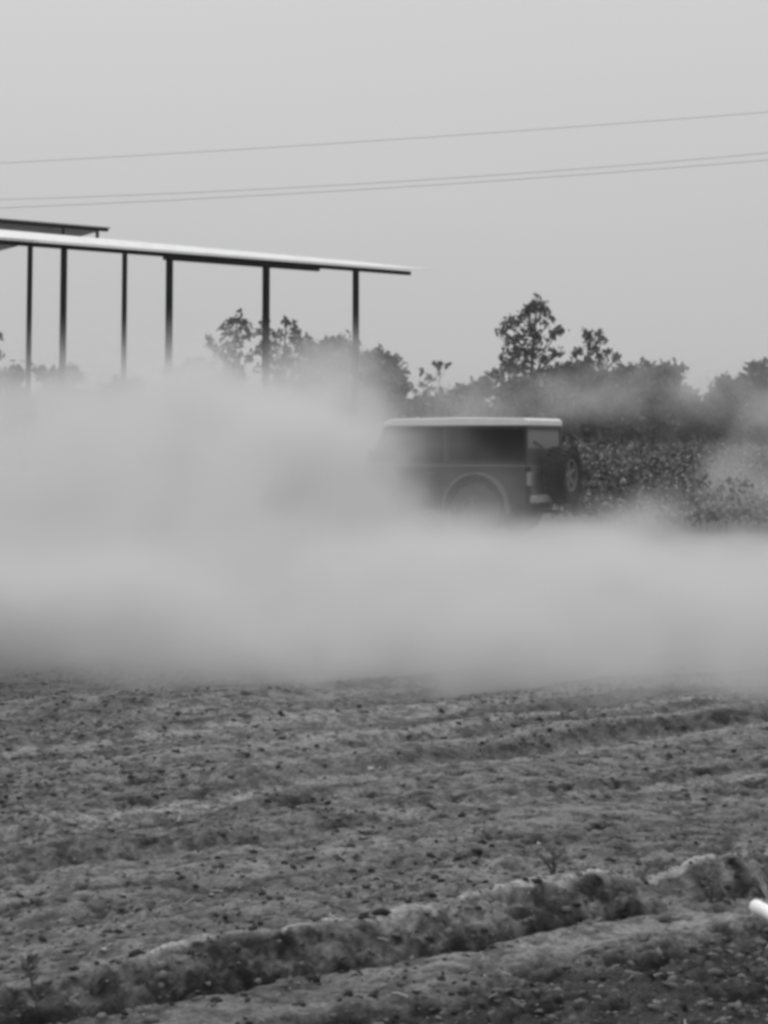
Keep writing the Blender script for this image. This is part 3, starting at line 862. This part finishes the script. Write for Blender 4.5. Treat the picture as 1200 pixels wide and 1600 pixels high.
# rear: window, tailgate, lights, bumper
bm = bmesh.new()
for y in (-.70, .70): box(bm, -.79, -.73, y - .035, y + .035, 1.118, RZ - .002)
box(bm, -.79, -.75, -.665, .665, 1.118, 1.36); box(bm, -.79, -.75, -.665, .665, RZ - .06, RZ - .002)
rw = obj('rear_window', bm, M['trim'], jeep)
bm = bmesh.new(); box(bm, -.772, -.768, -.665, .665, 1.36, RZ - .06); obj('pane', bm, M['glass_dusty'], rw)
bm = bmesh.new(); tube(bm, [(-.80, .1, 1.38), (-.80, .45, 1.46)], .012, 5); obj('wiper', bm, M['trim'], rw)
bm = bmesh.new(); box(bm, -.80, -.782, -.58, .58, .60, 1.08)
tg = obj('tailgate', bm, M['flare'], jeep, bevel=.006)
bm = bmesh.new()
for z in (.70, .98): box(bm, -.815, -.801, .38, .60, z - .025, z + .025)
obj('hinge', bm, M['alloy'], tg)
for s in (-1, 1):
    bm = bmesh.new(); box(bm, -.83, -.782, *sorted((s * .62, s * .74)), .80, 1.0)
    t = obj('tail_light', bm, M['lens'], jeep, bevel=.008)
    bm = bmesh.new()
    for z in (.82, .87, .92, .97): box(bm, -.842, -.832, *sorted((s * .61, s * .75)), z, z + .012)
    obj('guard', bm, M['steel_pale'], t)
bm = bmesh.new(); box(bm, -.98, -.86, -.80, .80, .55, .66)
rb = obj('rear_bumper', bm, M['steel_pale'], jeep, bevel=.015)
bm = bmesh.new()
for y in (-.4, .4): box(bm, -.86, -.70, y - .04, y + .04, .50, .62)
obj('bracket', bm, M['trim'], rb)
bm = bmesh.new(); tube(bm, [(-.95, 0, .54), (-1.05, 0, .50), (-1.1, 0, .53)], .022, 8); obj('tow_hook', bm, M['trim'], rb)
bm = bmesh.new(); box(bm, -1.16, -1.06, -.62, -.42, .30, .60); box(bm, -1.07, -.98, -.55, -.49, .52, .60); obj('tow_hitch', bm, M['trim'], jeep, bevel=.02)
bm = bmesh.new(); box(bm, 2.95, 3.08, -.78, .78, .50, .62)
fb = obj('front_bumper', bm, M['trim'], jeep, bevel=.015)
bm = bmesh.new()
for y in (-.4, .4): box(bm, 2.70, 2.955, y - .04, y + .04, .50, .60)
obj('bracket', bm, M['trim'], fb)
bm = bmesh.new()
for y in (-.42, .42): box(bm, -.72, 2.75, y - .04, y + .04, .42, .50)
for x in (-.4, .7, 1.8): box(bm, x, x + .08, -.38, .38, .43, .49)
obj('chassis', bm, M['trim'], jeep)
for x in (0, WB):
    bm = bmesh.new(); tube(bm, [(x, -.68, WR), (x, .68, WR)], .045, 8); bmesh.ops.create_icosphere(bm, subdivisions=2, radius=.13, matrix=Matrix.Translation((x, .12, WR)))
    obj('axle', bm, M['trim'], jeep, True)
bm = bmesh.new(); tube(bm, [(.3, -.5, .40), (-.5, -.52, .38), (-.86, -.55, .36)], .03, 8); obj('exhaust', bm, M['trim'], jeep)
# seats and roll bar seen through the glass
bm = bmesh.new()
for s in (-1, 1):
    box(bm, .55, .67, s * .36 - .22, s * .36 + .22, .75, 1.32); box(bm, .57, .65, s * .36 - .12, s * .36 + .12, 1.34, 1.52); box(bm, .6, 1.1, s * .36 - .22, s * .36 + .22, 1.095, 1.13)
obj('seats', bm, M['interior'], jeep, bevel=.03)
bm = bmesh.new()
for y in (-.6, .6): tube(bm, [(-.6, y, 1.1), (.2, y, 1.62), (.5, y, 1.66), (1.5, y, 1.68)], .03, 8)
tube(bm, [(.45, -.6, 1.65), (.45, .6, 1.65)], .03, 8); tube(bm, [(.45, -.6, 1.1), (.45, -.6, 1.65)], .03, 8); tube(bm, [(.45, .6, 1.1), (.45, .6, 1.65)], .03, 8)
obj('roll_bar', bm, M['interior'], jeep)
bm = bmesh.new()
ring = [(1.42 - .10 * math.sin(t), .36 + .18 * math.cos(t), 1.16 + .15 * math.sin(t)) for t in np.linspace(0, 2 * math.pi, 17)]
tube(bm, ring, .014, 6, cap=False); tube(bm, [(1.42, .36, 1.16), (1.7, .36, 1.08)], .02, 6)
obj('steering_wheel', bm, M['interior'], jeep)
# wheels
def tyre_mesh():
    bm = bmesh.new(); W = .13
    prof = [(-W * .82, .235), (-W, .30), (-W * 1.02, .35), (-W * .86, .395), (-W * .5, .407), (0, .409), (W * .5, .407), (W * .86, .395), (W * 1.02, .35), (W, .30), (W * .82, .235)]
    lathe(bm, prof, 40, close=True)
    n = 26
    for i in range(n):
        for (y0, y1, o_) in ((-.125, -.055, 0), (-.045, .04, .5), (.05, .125, 0)):
            a = 2 * math.pi * (i + o_) / n
            mtx = Matrix.Rotation(a, 4, 'Y')
            box(bm, -.032, .032, y0, y1, .392, .42, mtx)
    me = bpy.data.meshes.new('tyre'); bmesh.ops.recalc_face_normals(bm, faces=bm.faces); bm.to_mesh(me); bm.free(); me.materials.append(M['rubber'])
    return me
def rim_mesh():
    bm = bmesh.new()
    # outer face towards +y
    lathe(bm, [(.10, .238), (.112, .235), (.105, .205), (.05, .195), (-.09, .20), (-.10, .238)], 40, close=True)
    lathe(bm, [(.0, .07), (.075, .07), (.085, .05), (.09, .02)], 20)
    for k in range(5):
        mtx = Matrix.Rotation(2 * math.pi * k / 5, 4, 'Y')
        vs = [bm.verts.new(mtx @ Vector(p)) for p in ((-.035, .03, .05), (.035, .03, .05), (.055, .06, .205), (-.055, .06, .205), (-.03, .08, .05), (.03, .08, .05), (.045, .09, .205), (-.045, .09, .205))]
        for f in ((0, 1, 2, 3), (7, 6, 5, 4), (0, 4, 5, 1), (1, 5, 6, 2), (2, 6, 7, 3), (3, 7, 4, 0)): bm.faces.new([vs[i] for i in f])
    lathe(bm, [(-.02, .19), (.0, .19)], 24)
    me = bpy.data.meshes.new('rim'); bmesh.ops.recalc_face_normals(bm, faces=bm.faces); bm.to_mesh(me); bm.free(); me.materials.append(M['alloy'])
    return me
TM, RM = tyre_mesh(), rim_mesh()
RD = RM.copy(); RD.materials.clear(); RD.materials.append(M['trim'])
def wheel(name, loc, rz, rx=0):
    o = bpy.data.objects.new(name, RM); COL.objects.link(o); o.parent = jeep; o.location = loc; o.rotation_euler = (0, rx, rz)
    t = bpy.data.objects.new('tyre', TM); COL.objects.link(t); t.parent = o
    return o
for x in (0, WB):
    for s in (-1, 1):
        wheel('wheel', (x, s * .76, WR - .005), 0 if s > 0 else math.pi, R(20 + 30 * x)).data = RD
sp = wheel('spare_wheel', (-1.09, 0, .95), math.pi / 2, R(12)); sp.scale = (1.04, 1.25, 1.04)
bm = bmesh.new(); box(bm, -1.04, -.80, -.12, .12, .87, 1.03); obj('spare_carrier', bm, M['trim'], jeep)

# ------------------------------------------------------------------ pipe and weeds
a = G(1180, 1408, .05); b = G(1240, 1440, .05)
d = (b - a).normalized()
a.z = float(ground(np.array([a.x]), np.array([a.y]))[0][0]) + .045
bm = bmesh.new()
pts = [Vector((0, 0, 0)), d * .02, d * .7]
L = Matrix.Identity(3)
n = 20
t = d; s_ = t.cross(Vector((0, 0, 1))).normalized(); uu = s_.cross(t)
prof = [(0.0, .017), (0.0, .0215), (.006, .0235), (.7, .0235), (.7, .017), (.0, .017)]
rings = [[bm.verts.new(t * x + (s_ * math.cos(6.2832 * k / n) + uu * math.sin(6.2832 * k / n)) * rr) for k in range(n)] for x, rr in prof[:-1]]
for r0, r1 in zip(rings, rings[1:] + [rings[0]]):
    for k in range(n): bm.faces.new((r0[k], r0[(k + 1) % n], r1[(k + 1) % n], r1[k]))
pipe = obj('pipe', bm, M['pvc'], None, True); pipe.location = a
tag(pipe, 'white plastic pipe end lying on the soil at the right edge', 'pipe')
bm = bmesh.new()
tube(bm, [d * .0 + Vector((0, 0, 0)), d * .03], .001, 4)
bm.free()

def weed(name, px, py, h_, n, label, seed, spread=.5, leafy=True, m='dry', lean=0.0):
    r = random.Random(seed)
    base = G(px, py, .06); z = float(ground(np.array([base.x]), np.array([base.y]))[0][0])
    base.z = z
    root = empty(name, base); tag(root, label, 'weed')
    for i in range(n):
        bm = bmesh.new()
        a = r.uniform(0, 6.28); hh = h_ * r.uniform(.55, 1.0); sp_ = spread * hh * r.uniform(.1, 1)
        p = [Vector((r.uniform(-.008, .008), r.uniform(-.008, .008), -.01))]
        for k in (.35, .7, 1):
            p.append(Vector((math.cos(a) * sp_ * k ** 1.4 + lean * hh * k, math.sin(a) * sp_ * k ** 1.4, hh * k)))
        tube(bm, p, [.0035, .003, .0022, .001], 4)
        if leafy:
            for k in range(5):
                f = r.uniform(.3, 1); c = p[1].lerp(p[3], f); v = Vector((r.uniform(-1, 1), r.uniform(-1, 1), r.uniform(-.2, 1))).normalized()
                w_ = v.orthogonal().normalized(); s2 = r.uniform(.008, .016)
                q = [bm.verts.new(c), bm.verts.new(c + v * s2 + w_ * s2 * .4), bm.verts.new(c + v * s2 * 2.2), bm.verts.new(c + v * s2 - w_ * s2 * .4)]
                bm.faces.new(q)
        obj('stem', bm, M[m], root)
weed('dry_weed', 57, 1536, .13, 3, 'small dry weed standing on the earth bank near the left edge', 2, .25, lean=-.25)
weed('dry_weed', 866, 1385, .10, 9, 'low tangled dry weed just behind the crest of the bank', 3, 1.1)
weed('grass_tuft', 1199, 1372, .09, 7, 'thin grass tuft at the right edge above the white pipe', 4, .6, leafy=False, m='clod_pale')
weed('dry_weed', 1110, 1385, .07, 8, 'low scrubby weed on the broken ledge left of the pipe', 5, 1.2)

# ------------------------------------------------------------------ dust cloud
def dust():
    X0, X1, Y0, Y1, Z0, Z1 = BOX
    m = bpy.data.materials.new('dust'); m.use_nodes = True
    t = m.node_tree; t.nodes.clear()
    out = t.nodes.new('ShaderNodeOutputMaterial'); pv = t.nodes.new('ShaderNodeVolumePrincipled')
    g = DUST_COL
    pv.inputs['Color'].default_value = (g, g, g, 1); pv.inputs['Anisotropy'].default_value = 0.0
    pv.inputs['Density'].default_value = DUST_K
    pv.inputs['Density Attribute'].default_value = 'density'
    t.links.new(pv.outputs[0], out.inputs['Volume'])
    t = bpy.data.node_groups.new('dust_density', 'GeometryNodeTree')
    t.interface.new_socket('Geometry', in_out='INPUT', socket_type='NodeSocketGeometry')
    t.interface.new_socket('Geometry', in_out='OUTPUT', socket_type='NodeSocketGeometry')
    go = t.nodes.new('NodeGroupOutput')
    vc = t.nodes.new('GeometryNodeVolumeCube')
    vc.inputs['Min'].default_value = (X0, Y0, Z0); vc.inputs['Max'].default_value = (X1, Y1, Z1)
    for k, n in zip(('Resolution X', 'Resolution Y', 'Resolution Z'), RES): vc.inputs[k].default_value = n
    sm = t.nodes.new('GeometryNodeSetMaterial'); sm.inputs['Material'].default_value = m
    t.links.new(vc.outputs[0], sm.inputs[0]); t.links.new(sm.outputs[0], go.inputs[0])
    def vm(op, a, b=None, c=None):
        n = t.nodes.new('ShaderNodeVectorMath'); n.operation = op
        for i, v in enumerate((a, b, c)):
            if v is None: continue
            if isinstance(v, tuple): n.inputs[i].default_value = v
            else: t.links.new(v, n.inputs[i])
        return n
    def fm(op, a, b=None, c=None, clamp=False):
        n = t.nodes.new('ShaderNodeMath'); n.operation = op; n.use_clamp = clamp
        for i, v in enumerate((a, b, c)):
            if v is None: continue
            if isinstance(v, (int, float)): n.inputs[i].default_value = v
            else: t.links.new(v, n.inputs[i])
        return n.outputs[0]
    p = t.nodes.new('GeometryNodeInputPosition').outputs[0]
    n1 = t.nodes.new('ShaderNodeTexNoise'); n1.inputs['Scale'].default_value = .42; n1.inputs['Detail'].default_value = 4.0; n1.inputs['Roughness'].default_value = .55
    st = vm('MULTIPLY', p, (1.25, .7, 1.25)).outputs[0]
    t.links.new(st, n1.inputs['Vector'])
    off = vm('MULTIPLY', vm('SUBTRACT', n1.outputs['Color'], (.5, .5, .5)).outputs[0], (3.4, 3.4, 2.0)).outputs[0]
    pw = vm('ADD', p, off).outputs[0]
    n2 = t.nodes.new('ShaderNodeTexNoise'); n2.inputs['Scale'].default_value = 1.0; n2.inputs['Detail'].default_value = 4; n2.inputs['Roughness'].default_value = .6
    t.links.new(vm('MULTIPLY', pw, (1.0, .55, 1.1)).outputs[0], n2.inputs['Vector'])
    total = None
    for (c, s, a) in PUFFS:
        d = vm('MULTIPLY', vm('SUBTRACT', pw, tuple(c)).outputs[0], tuple(1 / q for q in s)).outputs[0]
        dd = vm('DOT_PRODUCT', d, d).outputs['Value']
        e = fm('MULTIPLY', fm('EXPONENT', fm('MULTIPLY', fm('POWER', dd, 1.5), -1.0)), a)
        total = e if total is None else fm('ADD', total, e)
    # the cloud has rolled this far over the soil: a ragged front near the ground
    sp_ = t.nodes.new('ShaderNodeSeparateXYZ'); t.links.new(vm('ADD', p, vm('MULTIPLY', off, (0, .28, 0)).outputs[0]).outputs[0], sp_.inputs[0])
    front = fm('MULTIPLY', fm('SUBTRACT', fm('MULTIPLY_ADD', sp_.outputs[0], .30, sp_.outputs[1]), 9.15), .95, clamp=True)
    total = fm('MULTIPLY', total, front)
    tex = fm('MAXIMUM', fm('MULTIPLY_ADD', n2.outputs[0], 6.5, -2.3), .12)
    dens = fm('MAXIMUM', fm('SUBTRACT', fm('MULTIPLY', total, tex), .012), 0.0)
    t.links.new(dens, vc.inputs['Density'])
    try: m.cycles.volume_step_rate = STEP
    except Exception: pass
    bm = bmesh.new(); box(bm, X0, X1, Y0, Y1, Z0, Z1)
    o = obj('dust_cloud', bm, m)
    md = o.modifiers.new('density', 'NODES'); md.node_group = t
    tag(o, 'billowing pale dust cloud rolling over the field and round the vehicle', 'dust cloud', kind='stuff')
BOX = (-16, 16, 8.6, 50, -.06, 5.6)
RES = (210, 270, 58)
DUST_COL, DUST_K, STEP = 0.80, 1.0, 1.0
# centre, extent, density
PUFFS = [
    ((-4.8, 15.6, 0.0), (4.8, 6.8, 0.85), .95),      # low sheet in front, left
    ((2.5, 14.4, -.1), (7.5, 6.6, 0.46), 1.15),       # low sheet in front, right
    ((-0.8, 12.4, 0.05), (3.8, 3.5, 0.52), 1.4),      # front edge, middle
    ((-4.6, 18.5, 0.5), (4.4, 4.0, 1.35), .62),      # tall mass on the left
    ((-1.75, 21.6, 0.88), (1.6, 1.7, 1.2), 2.6),
    ((-1.5, 19.2, 0.7), (1.35, 1.6, 1.0), 1.3),      # over the bonnet
    ((0.6, 22.6, -.1), (1.9, 1.2, 0.34), .2),        # under the rear wheel
    ((3.5, 22.6, 0.15), (0.9, 1.2, 0.55), .5),        # puff behind the rear bumper
    ((5.2, 20.6, 0.0), (2.6, 2.6, 0.30), .4),        # right, low
    ((-3.3, 31.0, 1.72), (2.5, 2.6, 1.4), .85),      # plume behind, over the field
    ((-0.6, 31.5, 1.9), (1.9, 2.4, 1.35), .34),
    ((-8.0, 33.0, 1.45), (4.4, 4.0, 1.65), .30),
    ((6.4, 27.6, 0.7), (1.3, 2.2, .6), .30),         # thin veil over the cotton
    ((8.5, 43.0, 2.6), (8.0, 4.0, 1.1), .05),        # veils drifting in front of the hedge
    ((2.6, 46.0, 2.2), (1.3, 2.0, 1.1), .18),
    ((5.4, 46.0, 2.6), (1.5, 2.0, 0.9), .13),
    ((8.3, 46.0, 3.0), (1.3, 2.0, 0.8), .16),
    ((11.2, 46.0, 2.2), (1.5, 2.0, 1.2), .16),
]
dust()

# thin even haze in the air
HAZE = 0.0005
bm = bmesh.new(); box(bm, -160, 160, -12, 230, -1.2, 16.0)
hm = bpy.data.materials.new('haze'); hm.use_nodes = True
t = hm.node_tree; t.nodes.clear()
o_ = t.nodes.new('ShaderNodeOutputMaterial'); v_ = t.nodes.new('ShaderNodeVolumePrincipled')
v_.inputs['Color'].default_value = (.95, .95, .95, 1); v_.inputs['Density'].default_value = HAZE
t.links.new(v_.outputs[0], o_.inputs['Volume'])
if HAZE: tag(obj('haze', bm, hm), 'pale dusty haze hanging over the whole field', 'haze', kind='stuff')
